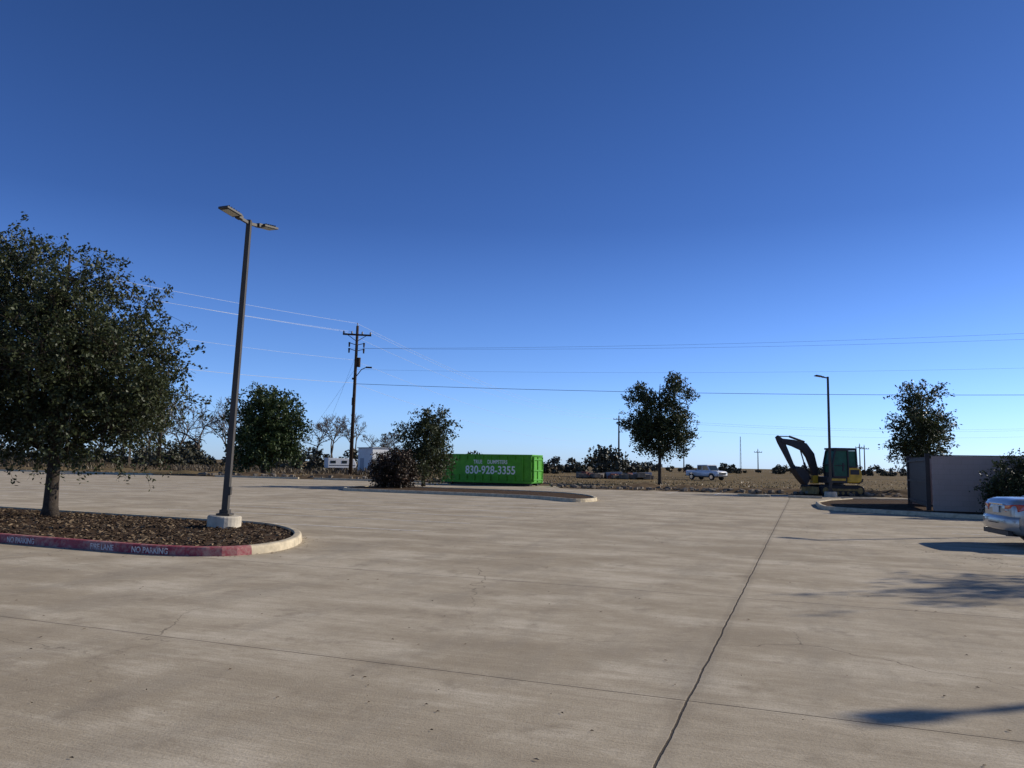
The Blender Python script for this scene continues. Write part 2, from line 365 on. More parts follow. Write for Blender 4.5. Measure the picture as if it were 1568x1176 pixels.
def bare(mb,base,h,rr,depth=5):
    def rec(p,d,L,r,dep):
        q=p+d*L; mid=p+d*L*.5+Vector((rr.uniform(-1,1),rr.uniform(-1,1),rr.uniform(-.5,.5)))*L*.07
        mb.tube([p,mid,q],[r,r*.85,r*.7],3,caps=False)
        if dep==0: return
        for i in range(3 if dep>1 else 4):
            nd=(d+Vector((rr.gauss(0,1),rr.gauss(0,1),rr.gauss(.12,.6)))*.58).normalized()
            rec(q if i else mid.lerp(q,.6),nd,L*rr.uniform(.62,.84),max(.035,r*.58),dep-1)
    rec(Vector(base),Vector((rr.uniform(-.1,.1),0,1)).normalized(),h*.29,h*.022,depth)
rr=random.Random(5); mb=MB()
for (x,y,h) in [(-78,140,14),(-72,136,12),(-66,140,16),(-61,134,16),(-57,140,14),(-52,142,12),(-84,145,13),(-92,150,12),(-48,145,11),(-38,150,11),(-34,146,11.5),(-30,150,11),(-26.5,146,10),(-43,150,10),(-105,160,12),(-69,145,13),(-23,150,8),(-118,165,12),(-64,150,14),(-75,150,13),(-55,150,13),(-88,140,11),(-59,130,12),(-63,128,13)]:
    bare(mb,(x,y,0),h*1.05,rr,5)
mb.obj('distant_bare_trees',[M['greybark']],fix=False)
def mass(name,items,leaf,ls,seed,per=700):
    rng=np.random.default_rng(seed); P=[]
    for (x,y,w,h) in items:
        n=int(per*max(.3,w*h/30)); k=max(3,int(w*h/5))
        for j in range(k):
            cx=x+rng.uniform(-.5,.5)*w; cz=h*rng.uniform(.05,.78)*(1-.5*abs(cx-x)/(w*.5)); r=h*rng.uniform(.13,.24)
            d=rng.normal(size=(n//k+1,3)); d/=np.linalg.norm(d,axis=1)[:,None]
            pp=np.array([cx,y+rng.uniform(-1.5,1.5),max(cz,r*.5)])+d*(r*rng.uniform(.4,1.2,len(d)))[:,None]*np.array([1.3,1,1]); P.append(pp)
    P=np.concatenate(P); P[:,2]=np.abs(P[:,2])
    return join_mesh(name,MB(),leaf_arrays(P,rng.normal(size=P.shape),rng,ls,.6),[M['bark'],leaf])
rr=random.Random(8)
it=[]
for i in range(60): it.append((-135+i*2.3+rr.uniform(-1,1),rr.uniform(135,175),rr.uniform(5,8),rr.uniform(2.2,5.0)))
for i in range(24): it.append((-78+i*2.4+rr.uniform(-1,1),rr.uniform(118,140),rr.uniform(3,6),rr.uniform(2.6,6.0)))
it+=[(-67,150,9,8),(-60,147,7,7),(-41,145,5,6),(-78,145,7,6),(-72,148,7,7),(-50,146,6,6)]
for i in range(24): it.append((-16+i*1.8+rr.uniform(-1,1),rr.uniform(145,175),rr.uniform(3,6),rr.uniform(2.4,5.2)))
it+=[(13.5,112,3.6,6.5),(15.8,113,3,7.4),(11.8,114,3.0,4.8),(17.5,116,3,4.2),(13.8,113,3.2,5),(2,150,5,5.0),(7,150,4,4.2)]
for i in range(80): it.append((32+i*3.0+rr.uniform(-2,2),rr.uniform(225,300),rr.uniform(5,10),rr.uniform(2.0,4.8)))
it+=[(105,190,8,5),(112,185,8,6),(121,190,10,6.5),(130,190,10,6.5)]
mass('distant_treeline',it,M['leafd'],.30,31,600)
def grass(name,n,region,h,w,mat,seed):
    rng=np.random.default_rng(seed); P=np.array([region(rng) for _ in range(n)])
    hs=np.array([max(.25,1+1.6*noise.noise(Vector((p[0]*.13,p[1]*.13,seed)))) for p in P])
    a=rng.uniform(0,math.pi,n); hh=h*rng.uniform(.4,1.3,n)*hs; dx=np.cos(a)*w; dy=np.sin(a)*w
    lean=rng.normal(size=(n,2))*.5*hh[:,None]
    z=np.zeros(n)-.03
    q=np.stack([np.stack([P[:,0]-dx,P[:,1]-dy,z],1),np.stack([P[:,0]+dx,P[:,1]+dy,z],1),
        np.stack([P[:,0]+lean[:,0]+dx*.3,P[:,1]+lean[:,1]+dy*.3,hh],1),np.stack([P[:,0]+lean[:,0]-dx*.3,P[:,1]+lean[:,1]-dy*.3,hh],1)],1).reshape(-1,3)
    return join_mesh(name,MB(),q,[M['bark'],mat])
def edge(x): 
    if x<4: return 61.5-.38*x
    if x<6: return 57
    return 57.6-.38*x
def reg1(r):
    x=r.uniform(-85,75); return (x,edge(x)+1.0+r.exponential(22))
grass('dry_grass',14000,reg1,.08,.05,M['leafg'],41)
def reg2(r):
    x=r.uniform(-110,-12); return (x,edge(x)+22+r.exponential(16))
grass('tall_weeds',15000,reg2,.50,.06,M['leafw'],42)

# ------------------------------------------------------------------ ground, lot
mb=MB(); G=4000; mb.poly([(-G,-300,-.03),(G,-300,-.03),(G,G,-.03),(-G,G,-.03)]); mb.obj('ground',[M['field']])
mb=MB(); mb.poly([(-95,-30,0),(70,-30,0),(70,31,0),(6,55.3,0),(4.6,59.4,0),(-95,97,0)]); mb.obj('parking_lot',[M['lot']])
def bumpy(name,x0,x1,yf,depth,h,mat,seed,nx=90,ny=14):
    mb=MB()
    for i in range(nx+1):
        x=x0+(x1-x0)*i/nx
        for j in range(ny+1):
            t=j/ny; y=yf(x)+depth*t
            e=math.sin(math.pi*t)*min(1,6*i/nx,6*(1-i/nx))
            z=e*h*(.55+.9*noise.noise(Vector((x*.35,y*.5,seed)))+.35*noise.noise(Vector((x*1.7,y*1.7,seed))))
            mb.v.append((x,y,max(z,-.02)+(.012 if e>0 else 0)))
    for i in range(nx):
        for j in range(ny):
            a=i*(ny+1)+j; mb.f.append([a,a+ny+1,a+ny+2,a+1]); mb.m.append(0)
    return mb.obj(name,[mat],smooth=True,fix=False)
bumpy('dirt_strip',3.5,40,lambda x:55.6-.38*x,5.5,.42,M['dirt'],1)
bumpy('dirt_berm',-34,4,lambda x:62.2-.38*x,4,.45,M['dirt'],2)
bumpy('dirt_berm',-90,-20,lambda x:69-.38*x,6,.4,M['field'],3)
mb=MB(); r=random.Random(4)
for i in range(420):
    x=r.uniform(3,38); y=55.0-.38*x+abs(r.gauss(0,2.2)); s=r.uniform(.06,.34); mb.box((x,y,s*.3+.05),(s,s*.8,s*.6),r.uniform(0,3),0,r.uniform(-.4,.4))
for i in range(160):
    x=r.uniform(-30,3); y=62.0-.38*x+abs(r.gauss(0,1.8)); s=r.uniform(.08,.4); mb.box((x,y,s*.3+.1),(s,s*.8,s*.6),r.uniform(0,3),0,r.uniform(-.4,.4))
mb.obj('rubble_debris',[M['rub']],bevel=.02)

def chaikin(p,n=2):
    for _ in range(n):
        q=[]
        for i in range(len(p)):
            a=p[i]; b=p[(i+1)%len(p)]
            q.append((a[0]*.75+b[0]*.25,a[1]*.75+b[1]*.25)); q.append((a[0]*.25+b[0]*.75,a[1]*.25+b[1]*.75))
        p=q
    return p
def island(name,pts,redf=None,fill='mulch',n=2):
    p=chaikin(pts,n); A=sum(p[i][0]*p[(i+1)%len(p)][1]-p[(i+1)%len(p)][0]*p[i][1] for i in range(len(p)))
    if A<0: p=p[::-1]
    k=len(p)
    def off(d):
        o=[]
        for i in range(k):
            a=Vector(p[i-1]); b=Vector(p[i]); c=Vector(p[(i+1)%k]); t=((b-a).normalized()+(c-b).normalized()).normalized()
            nrm=Vector((-t.y,t.x)); q=b+nrm*d; o.append((q.x,q.y))
        return o
    rings=[(off(-.01),-.01),(off(0),.11),(off(.012),.138),(off(.035),.15),(off(.135),.15),(off(.15),.14),(off(.152),.05)]
    mb=MB()
    for rg,z in rings:
        for q in rg: mb.v.append((q[0],q[1],z))
    for a in range(len(rings)-1):
        for i in range(k):
            j=(i+1)%k; mb.f.append([a*k+i,a*k+j,(a+1)*k+j,(a+1)*k+i])
            mx=(p[i][0]+p[j][0])/2; my=(p[i][1]+p[j][1])/2
            mb.m.append(1 if redf and redf(mx,my) else 0)
    e=empty(name,(0,0,0))
    mb.obj('curb',[M['curb'],M['red']],e,fix=False)
    m2=MB(); m2.poly([(q[0],q[1],.105) for q in off(.151)]); m2.obj('planting_bed',[M[fill]],e,fix=False)
    return e,p
e1,p1=island('landscape_island',[(-32,24.1),(-22,19.85),(-9.7,14.6),(-7.2,13.55),(-5.7,12.95),(-4.6,12.95),(-4.0,13.9),(-4.05,15.4),(-4.6,17.0),(-5.8,18.6),(-7.6,19.2),(-14.3,22.3),(-22,25.9),(-32,30)],
    lambda x,y: y<15.6-(x+7)*.43 and x<-4.42)
def curbtext(body,xc,w,sz=.135):
    def at(x):
        for i in range(len(p1)):
            a=p1[i]; b=p1[(i+1)%len(p1)]
            if min(a[0],b[0])<=x<=max(a[0],b[0]) and (a[1]<15.6-(a[0]+7)*.43):
                t=(x-a[0])/(b[0]-a[0]+1e-9); return Vector((x,a[1]+(b[1]-a[1])*t,0))
    a=at(xc-w/2); b=at(xc+w/2); c=(a+b)/2; c2=at(xc); d=(b-a).normalized(); nrm=Vector((d.y,-d.x,0))
    c=c+nrm*(max(0,(c2-c).dot(nrm))+.012)
    return text('curb_lettering',body,sz,(c.x,c.y,.062),(math.radians(90),0,math.atan2(d.y,d.x)),M['curbtext'],e1,.9)
curbtext('FIRE LANE',-7.0,.55); curbtext('NO PARKING',-6.0,.6); curbtext('FIRE LANE',-10.6,.6); curbtext('NO PARKING',-8.9,.6)
e2,p2=island('landscape_island',[(-9.6,44.9),(-9.2,42.6),(-7.5,41.8),(0,38.0),(1.8,35.9),(2.6,33.9),(3.4,34.2),(4.1,35.6),(4.1,39.5),(2.5,43.5),(-6,47.6),(-8.6,48.2)])
e3,p3=island('landscape_island',[(12.6,31.6),(12.8,30.6),(14,29.2),(16.2,26.7),(18,25.6),(28,22.4),(30,22.4),(32,30),(30,38),(19,42),(14.5,37)],n=1)
def curbline(a,b):
    mb=MB(); d=Vector((b[0]-a[0],b[1]-a[1])); L=d.length
    mb.box(((a[0]+b[0])/2,(a[1]+b[1])/2,.07),(L,.2,.16),math.atan2(d.y,d.x)); return mb.obj('curb',[M['curb']],bevel=.02)
def le(x): return (x,60.6-.38*x+.15)
curbline(le(-85),le(-34)); curbline(le(-27),le(-18.5)); curbline(le(-17),le(-7))
mb=MB(); r=random.Random(9)
def inpoly(x,y,p):
    c=False
    for i in range(len(p)):
        a=p[i-1]; b=p[i]
        if (a[1]>y)!=(b[1]>y) and x<(b[0]-a[0])*(y-a[1])/(b[1]-a[1])+a[0]: c=not c
    return c
n=0
while n<7000:
    x=r.uniform(-20,-4); y=r.uniform(13,25)
    if not inpoly(x,y,p1) or not inpoly(x,y-.25,p1) or not inpoly(x+.2,y,p1) or not inpoly(x,y+.25,p1): continue
    s=r.uniform(.02,.07); mb.box((x,y,.11+r.uniform(0,.02)),(s*1.6,s*.6,s*.25),r.uniform(0,6.3),r.choice([0,0,1]),r.uniform(-.5,.5)); n+=1
mb.obj('mulch_chips',[M['chipa'],M['chipb']],fix=False)
mb=MB()
def leafbit(x,y,s):
    a=r.uniform(0,6.3); mb.poly([(x+math.cos(a)*s*1.5,y+math.sin(a)*s*1.5,.006),(x-math.sin(a)*s*.6,y+math.cos(a)*s*.6,.012),(x-math.cos(a)*s*1.5,y-math.sin(a)*s*1.5,.006),(x+math.sin(a)*s*.6,y-math.cos(a)*s*.6,.009)],r.choice([0,0,1]))
for i in range(300):
    y=r.uniform(4,26); x=r.uniform(-.7,.7)*y; leafbit(x,y,r.uniform(.004,.014))
for p,cnt in((p1,1600),(p2,700),(p3,700)):
    for i in range(cnt):
        k=r.randrange(len(p)); a=p[k-1]; b=p[k]; t=r.random(); L=math.hypot(b[0]-a[0],b[1]-a[1])+1e-6
        if r.random()>min(1,L/2): continue
        nx=(b[1]-a[1])/L; ny=-(b[0]-a[0])/L; o=abs(r.gauss(0,.10))+.02+(abs(r.gauss(0,.5)) if r.random()<.2 else 0)
        leafbit(a[0]+(b[0]-a[0])*t+nx*o,a[1]+(b[1]-a[1])*t+ny*o,r.uniform(.006,.022))
mb.obj('leaf_litter',[M['mulch'],M['chipb']],fix=False)

mb=MB()
def stripe(x,y,d,L,w=.1):
    nx,ny=-d[1],d[0]
    mb.poly([(x+nx*w/2,y+ny*w/2,.004),(x-nx*w/2,y-ny*w/2,.004),(x+d[0]*L-nx*w/2,y+d[1]*L-ny*w/2,.004),(x+d[0]*L+nx*w/2,y+d[1]*L+ny*w/2,.004)])
for i in range(7):
    x=-6.9+U[0]*2.75*i; y=20.2+U[1]*2.75*i
    stripe(x,y,V,5.2); stripe(x,y,(-V[0],-V[1]),5.2)
for i in range(9):
    x=-25+U[0]*2.75*i; y=33+U[1]*2.75*i; stripe(x,y,V,5.2); stripe(x-V[0]*5.2,y-V[1]*5.2,V,5.2)
for i in range(4):
    x=9.5+V[0]*2.75*i; y=47+V[1]*2.75*i; stripe(x,y,U,4.8)
for i in range(4):
    x=10.2+U[0]*2.75*i-.6; y=15.2+U[1]*2.75*i; stripe(x,y,V,5.2)
mb.obj('parking_stripes',[M['white']],fix=False)

# ------------------------------------------------------------------ street lamps
def lamp(loc,axis,double=True,h=7.05,tilt=(0,0)):
    e=empty('parking_lot_lamp',loc,0); e.rotation_euler[0]=tilt[0]; e.rotation_euler[1]=tilt[1]
    mb=MB(); mb.tube([(0,0,-.1),(0,0,.27),(0,0,.30)],[.36,.36,.335],28); mb.obj('concrete_base',[M['base']],e,smooth=False)
    mb=MB(); a=math.atan2(axis[1],axis[0])
    mb.tube([(0,0,.32),(0,0,h)],[.098,.075],4); mb.box((0,0,.325),(.3,.3,.05),math.radians(0)); mb.box((0,0,.38),(.2,.2,.1)); mb.box((.085,-.02,.85),(.05,.1,.18))
    mb.obj('pole',[M['bronze']],e,bevel=.012)
    for sgn in ((1,-1) if double else (1,)):
        m2=MB(); aa=a if sgn>0 else a+math.pi; R=Matrix.Rotation(aa,4,'Z')
        def bx(c,s,mi,ry=0):
            m2.box(R@Vector(c),s,aa,mi,ry)
        bx((.17,0,h-.06),(.26,.06,.07),0,-.12)
        bx((.32,0,h-.03),(.12,.14,.09),0,-.12)
        bx((.60,0,h+.01),(.46,.28,.05),0,-.12)
        bx((.60,0,h-.022),(.34,.21,.012),1,-.12)
        for j in range(5): bx((.45+.075*j,0,h+.045+.011*j-.01),(.012,.24,.03),0,-.12)
        m2.obj('lamp_head',[M['bronze'],M['led']],e,bevel=.008)
    return e
lamp((-6.33,17.3,.06),(-.40,-.91),True,7.05,(0,math.radians(1.6)))
lamp((19.25,46.6,0),(-1,-.15),False,7.25)
lamp((17.45,10.0,0),(-.9,-.2),False,7.0)
lamp((21.2,22.4,0),(-.5,.8),False,7.0)

# ------------------------------------------------------------------ utility poles & wires
def upole(loc,h,arm=True,rz=0,detail=True,r=.24):
    e=empty('utility_pole',loc,rz); mb=MB()
    mb.tube([(0,0,-.2),(0,0,h)],[r,r*.66],12); mb.obj('pole_shaft',[M['wood']],e,smooth=True)
    if arm:
        mb=MB(); mb.box((0,-.22,h-1.1),(3.3,.14,.2)); 
        if detail:
            for s in(-1,1): mb.tube([(s*1.1,-.22,h-1.15),(0,-.22,h-1.9)],.04,5)
        mb.obj('crossarm',[M['wood']],e)
        mb=MB()
        for x in(-1.55,-.6,.6,1.55): mb.tube([(x,-.22,h-1.03),(x,-.22,h-.95),(x,-.22,h-.8),(x,-.22,h-.68)],[.04,.11,.11,.04],8)
        mb.tube([(0,0,h-.02),(0,0,h+.35)],[.06,.06],8)
        mb.obj('insulators',[M['galv']],e)
    if detail:
        mb=MB()
        for z in(h-2.3,h-3.0):
            for s in(-1,1):
                mb.tube([(0,0,z),(s*.9,0,z+.25)],.045,6); mb.tube([(s*.85,0,z-.25),(s*.85,0,z+.3)],[.09,.12],8)
        mb.tube([(.35,-.05,h-4.9),(.35,-.05,h-3.8)],[.2,.2],10)
        mb.tube([(0,0,h-6.2),(.7,-.2,h-5.2),(1.3,-.3,h-4.9)],.05,6); mb.box((1.55,-.35,h-4.93),(.7,.28,.16))
        mb.tube([(-.35,0,h-6.3),(.1,0,h-6.3)],.12,8); mb.box((-.15,-.2,h-9),(.2,.15,.9))
        mb.obj('hardware',[M['wood']],e)
    return e
P0=(-18.6,90,0); e=upole(P0,17.6,True,math.radians(10)); e.rotation_euler[1]=math.radians(.6)
upole((-52,41,0),17,True,math.radians(50)); upole((92,76,0),18.5,True,math.radians(80))
upole((33,236,0),17,True,math.radians(-20),False,.3); upole((-53.2,117,0),13,False,0,False,.28)
upole((56,250,0),8.5,True,0,False,.2); upole((113,250,0),10,True,.2,False,.22); upole((120,262,0),10,True,.2,False,.22); upole((96,300,0),9,True,.2,False,.22)
mb=MB()
def cat(a,b,sag,r,mi):
    n=26; pts=[]
    for i in range(n+1):
        t=i/n; pts.append((a[0]+(b[0]-a[0])*t,a[1]+(b[1]-a[1])*t,a[2]+(b[2]-a[2])*t-4*sag*t*(1-t)))
    mb.tube(pts,r,4,mi,caps=False)
x,y,_=P0; x+=.12; L=(-52,41); Rr=(92,76); F=(33,236)
for dx,z,zl in((0,17.9,17.3),(-1.5,16.9,16.5),(-.6,16.9,16.1)): cat((x+dx,y,z),(L[0]+dx*.6,L[1]-dx*.6,zl),.55,.015,0)
cat((x,y,13.5),(L[0],L[1],13.4),.7,.015,0); cat((x,y,10.8),(L[0],L[1],10.9),.9,.024,0)
for s,z1 in((-.8,18.4),(.8,17.7)): cat((x+s,y,14.9),(Rr[0],Rr[1]+s,z1),1.0,.012,1)
cat((x,y,12.4),(Rr[0],Rr[1],14.2),1.0,.009,1)
cat((x,y,10.7),(Rr[0],Rr[1],10.6),.9,.030,1)
for dx,z in((0,17.9),(1.5,16.9),(-1.5,16.9),(0,13.4),(0,10.7)): cat((x+dx,y,z),(F[0]+dx,F[1],z-.6),3.2,.014,0)
cat((x,y,12.5),(x-9,y+3,0),0,.012,1); cat((x,y,14),(x-6.5,y+6,0),0,.012,1)
for z in(16.6,16.0,14): cat((33,236,z),(180,250,z),2,.02,1)
mb.obj('power_lines',[M['wire'],M['wired']],fix=False)
mb=MB()
for i in range(3):
    a=i*2.094; mb.tube([(math.cos(a)*.5,math.sin(a)*.5,0),(math.cos(a)*.12,math.sin(a)*.12,18)],.07,4)
for i in range(24):
    z=i*.75; w=.5-.38*z/18; a=i*2.094; mb.tube([(math.cos(a)*w,math.sin(a)*w,z),(math.cos(a+2.094)*w,math.sin(a+2.094)*w,z+.75)],.05,4)
mb.obj('radio_tower',[M['galv']],loc=(119,400,0))

# ------------------------------------------------------------------ dumpster
e=empty('roll_off_dumpster',(1.6,57,0),ANG)
Lh,W,H=7.3,2.4,2.05; z0=.22
mb=MB()
mb.box((-Lh/2,.03,z0+H/2),(Lh-.1,.05,H),0); mb.box((-Lh/2,W-.03,z0+H/2),(Lh-.1,.05,H),0)
mb.box((-Lh/2,W/2,z0+.04),(Lh-.1,W-.1,.07)); mb.box((-Lh+.06,W/2,z0+H/2),(.06,W-.12,H))
mb.obj('container_walls',[M['green']],e)
mb=MB()
mb.box((-Lh/2,.0,z0+H),(Lh,.12,.12)); mb.box((-Lh/2,W,z0+H),(Lh,.12,.12)); mb.box((-Lh+.05,W/2,z0+H+.002),(.12,W-.13,.12)); mb.box((-.05,W/2,z0+H+.002),(.10,W-.13,.12))
mb.box((-Lh/2,-.02,z0+.06),(Lh,.12,.16)); mb.box((-Lh/2,W+.02,z0+.06),(Lh,.12,.16))
for i in range(12):
    xx=-Lh+.08+i*(Lh-.16)/11
    if i in(0,1,10,11) : mb.box((xx,-.045,z0+H/2+.04),(.09,.10,H-.22))
    else:
        mb.box((xx,-.045,z0+.35),(.09,.10,.42)); mb.box((xx,-.045,z0+H-.2),(.09,.10,.26))
    mb.box((xx,W+.045,z0+H/2+.04),(.09,.10,H-.22))
mb.obj('ribs_and_rails',[M['green']],e,bevel=.01)
mb=MB(); mb.box((-.02,W/2,z0+H/2-.02),(.05,W-.12,H-.16))
for yy in(.12,W/2,W-.12): mb.box((.035,yy,z0+H/2),(.07,.10,H-.2))
for zz in(.25,.95,1.75): mb.box((.037,W/2,z0+zz),(.064,W-.36,.10))
mb.tube([(.12,.02,z0+.1),(.12,.02,z0+H-.1)],.035,8)
for zz in(.3,1.0,1.7): mb.box((.10,.04,z0+zz),(.1,.14,.12))
mb.obj('rear_door',[M['green']],e,bevel=.01)
mb=MB()
for yy in(.55,W-.55): mb.box((-Lh/2,yy,.13),(Lh-.4,.12,.17))
for yy in(.3,W-.3):
    for xx in(-.35,-Lh+.6): mb.tube([(xx,yy-.12,.12),(xx,yy+.12,.12)],.12,16)
mb.obj('skids_and_rollers',[M['black']],e)
text('phone_lettering','830-928-3355',.84,(-Lh/2+.3,-.002,z0+.90),(math.radians(90),0,0),M['text'],e,.86)
text('name_lettering','TRUE     DUMPSTERS',.40,(-Lh/2+.3,-.002,z0+1.52),(math.radians(90),0,0),M['text'],e,.75)

# ------------------------------------------------------------------ enclosure
e=empty('dumpster_enclosure_wall',(16.3,29.9,.1),ANG)
mb=MB(); mb.box((4.6,.1,1.05),(9.2,.2,2.1)); mb.box((4.6,6.3,1.05),(9.2,.2,2.1)); mb.box((9.1,3.2,1.05),(.2,6.0,2.1))
mb.obj('block_walls',[M['wall']],e,bevel=.01)
mb=MB(); mb.box((4.6,.1,2.125),(9.3,.26,.04)); mb.box((4.6,6.3,2.125),(9.3,.26,.04)); mb.box((9.1,3.2,2.125),(.26,5.9,.04)); mb.obj('wall_cap',[M['slat']],e,bevel=.01)
mb=MB()
for yy in(.32,6.08): mb.box((-.12,yy,1.1),(.16,.16,2.2))
for k in range(2):
    y0=.45+k*2.78
    for zz in(.25,1.1,1.95): mb.box((-.16,y0+1.36,zz),(.05,2.7,.07))
    for j in range(19): mb.box((-.11,y0+.05+j*.146,1.1),(.025,.135,1.95))
mb.obj('gate',[M['slat']],e)

# ------------------------------------------------------------------ excavator
e=empty('excavator',(20.3,48.6,.03),math.radians(8))
def oblong(L,H,n=10):
    r=H/2; p=[]
    for i in range(n+1): a=-math.pi/2+math.pi*i/n; p.append((L/2-r+math.cos(a)*r,r+math.sin(a)*r))
    for i in range(n+1): a=math.pi/2+math.pi*i/n; p.append((-L/2+r+math.cos(a)*r,r+math.sin(a)*r))
    return p
for s in(-1,1):
    mb=MB(); yc=s*.78; mb.prism(oblong(2.9,.62),yc-.2,yc+.2)
    for i in range(22): mb.box((-1.25+i*.12,yc,.01),(.05,.41,.05)); mb.box((-1.1+i*.105,yc,.62),(.05,.41,.05))
    mb.obj('track',[M['rubber']],e,bevel=.02)
    mb=MB()
    for xx in(-1.14,1.14): mb.tube([(xx,yc-.22,.31),(xx,yc+.22,.31)],.2,16)
    for i in range(5): mb.tube([(-.7+i*.35,yc-.215,.16),(-.7+i*.35,yc+.215,.16)],.1,12)
    mb.box((0,yc,.36),(1.9,.425,.14)); mb.obj('track_rollers',[M['ydirty']],e,bevel=.01)
mb=MB(); mb.box((0,0,.45),(1.5,1.2,.3)); mb.tube([(0,0,.6),(0,0,.76)],.55,24)
mb.obj('undercarriage',[M['black']],e,bevel=.02)
mb=MB(); mb.prism([(-1.75,.08),(-1.62,.08),(-1.55,.3),(-1.6,.52),(-1.7,.52),(-1.66,.3)],-.98,.98); mb.box((-1.3,-.4,.35),(.7,.1,.12)); mb.box((-1.3,.4,.35),(.7,.1,.12)); mb.obj('dozer_blade',[M['ydirty']],e,bevel=.01)
mb=MB(); mb.prism([(.35,.80),(1.15,.80),(1.32,.9),(1.36,1.25),(1.28,1.62),(1.05,1.74),(.45,1.74),(.40,1.2)],-.92,.92); mb.obj('counterweight_hood',[M['yellow']],e,bevel=.06)
mb=MB(); mb.prism([(-.95,.76),(.36,.76),(.36,1.15),(-.95,1.15)],-.90,.90); mb.obj('platform',[M['black']],e,bevel=.03)
mb=MB(); mb.box((.85,-.925,1.45),(.6,.02,.30)); mb.prism([(1.15,.74),(1.40,.86),(1.44,1.05),(1.12,1.05)],-.9,.9); mb.box((-.3,-.905,.98),(1.1,.02,.14),0,1); mb.obj('body_panels',[M['black'],M['yellow']],e,bevel=.01)
mb=MB(); y0,y1=-.93,.12
prof=[(-.55,1.16),(-.62,1.9),(-.42,2.78),(.95,2.82),(1.0,1.76),(.42,1.76),(.40,1.16)]
def bar(a,b,y,w=.085): mb.tube([(a[0],y,a[1]),(b[0],y,b[1])],w*.72,4)
for y in(y0,y1):
    for i in range(len(prof)): bar(prof[i],prof[(i+1)%len(prof)],y)
    bar((.42,1.76),(.38,2.8),y)
for q in prof: mb.tube([(q[0],y0,q[1]),(q[0],y1,q[1])],.05,4)
mb.box((.24,(y0+y1)/2,2.88),(1.5,1.15,.11)); mb.box((-.1,(y0+y1)/2,1.3),(.9,1.0,.25))
mb.obj('cab_frame',[M['black']],e,bevel=.01)
mb=MB(); mb.prism([(-.52,1.2),(-.58,1.9),(-.40,2.74),(.92,2.76),(.96,1.8),(.42,1.8),(.38,1.2)],y0+.02,y1-.02); mb.obj('cab_glass',[M['gglass']],e)
mb=MB(); mb.box((.1,y0+.01,1.75),(.12,.03,.5)); mb.box((-.1,y0+.01,1.85),(.7,.03,.05)); mb.obj('cab_side_panel',[M['black']],e,bevel=.01)
def limb(pts,ws,y0,y1,name,mat):
    n=len(pts); up=[];dn=[]
    for i in range(n):
        a=Vector(pts[max(i-1,0)]); b=Vector(pts[min(i+1,n-1)]); t=(b-a).normalized(); nn=Vector((-t.y,t.x)); p=Vector(pts[i])
        up.append(tuple(p+nn*ws[i])); dn.append(tuple(p-nn*ws[i]))
    mb=MB(); mb.prism(up+dn[::-1],y0,y1); return mb.obj(name,[mat],e,bevel=.02)
by=.42
limb([(-1.0,1.0),(-1.12,1.7),(-1.35,2.45),(-1.75,2.98),(-2.5,3.22),(-3.3,3.36)],[.14,.22,.28,.28,.21,.13],by-.13,by+.13,'boom',M['black'])
limb([(-3.55,3.62),(-3.3,3.32),(-2.9,2.5),(-2.45,1.55)],[.10,.22,.17,.11],by-.1,by+.1,'stick',M['black'])
mb=MB(); mb.prism([(-2.55,1.62),(-2.25,1.75),(-1.85,1.55),(-1.62,1.2),(-1.6,.85),(-1.78,.62),(-1.95,.78),(-2.1,.95),(-2.3,1.2)],by-.38,by+.38)
for i in range(5): mb.box((-1.76+.0,by-.32+i*.16,.58),(.07,.06,.18),0,0,.4)
mb.obj('bucket',[M['black']],e,bevel=.01)
mb=MB()
mb.tube([(-1.35,by,.95),(-1.75,by,2.0)],.07,10); mb.tube([(-1.75,by,2.0),(-2.0,by,2.85)],.04,8)
mb.tube([(-1.7,by,3.3),(-2.7,by,3.62)],.07,10); mb.tube([(-2.7,by,3.62),(-3.52,by,3.62)],.035,8)
mb.tube([(-3.15,by,3.0),(-2.75,by,2.2)],.055,10); mb.tube([(-2.75,by,2.2),(-2.3,by,1.7)],.035,8)
mb.obj('hydraulic_cylinders',[M['black']],e)
mb=MB(); mb.box((-1.08,by,.95),(.4,.4,.5)); mb.obj('boom_bracket',[M['yellow']],e,bevel=.02)

# ------------------------------------------------------------------ vehicles
def wheel(e,x,y,r=.33,w=.22):
    mb=MB(); mb.tube([(x,y-w/2,r),(x,y-w/2+.03,r),(x,y+w/2-.03,r),(x,y+w/2,r)],[r*.92,r,r,r*.92],28); mb.obj('tyre',[M['rubber']],e,smooth=False,bevel=.01)
    mb=MB(); s=1 if y>0 else -1; yo=y+s*(w/2+.002)
    mb.tube([(x,yo-s*.03,r),(x,yo+s*.008,r)],[r*.62,r*.6],24)
    for k in range(6):
        a=k*math.pi/3; mb.box((x+math.cos(a)*r*.34,yo+s*.014,r+math.sin(a)*r*.34),(r*.5,.02,.06),0,0,-a)
    mb.obj('rim',[M['chrome']],e)
def boolcut(o,cutters):
    for c in cutters:
        md=o.modifiers.new('bc','BOOLEAN'); md.object=c; md.operation='DIFFERENCE'; md.solver='EXACT'
    bpy.context.view_layer.update(); dg=bpy.context.evaluated_depsgraph_get()
    me=bpy.data.meshes.new_from_object(o.evaluated_get(dg)); o.modifiers.clear(); o.data=me
    for c in cutters: bpy.data.objects.remove(c)
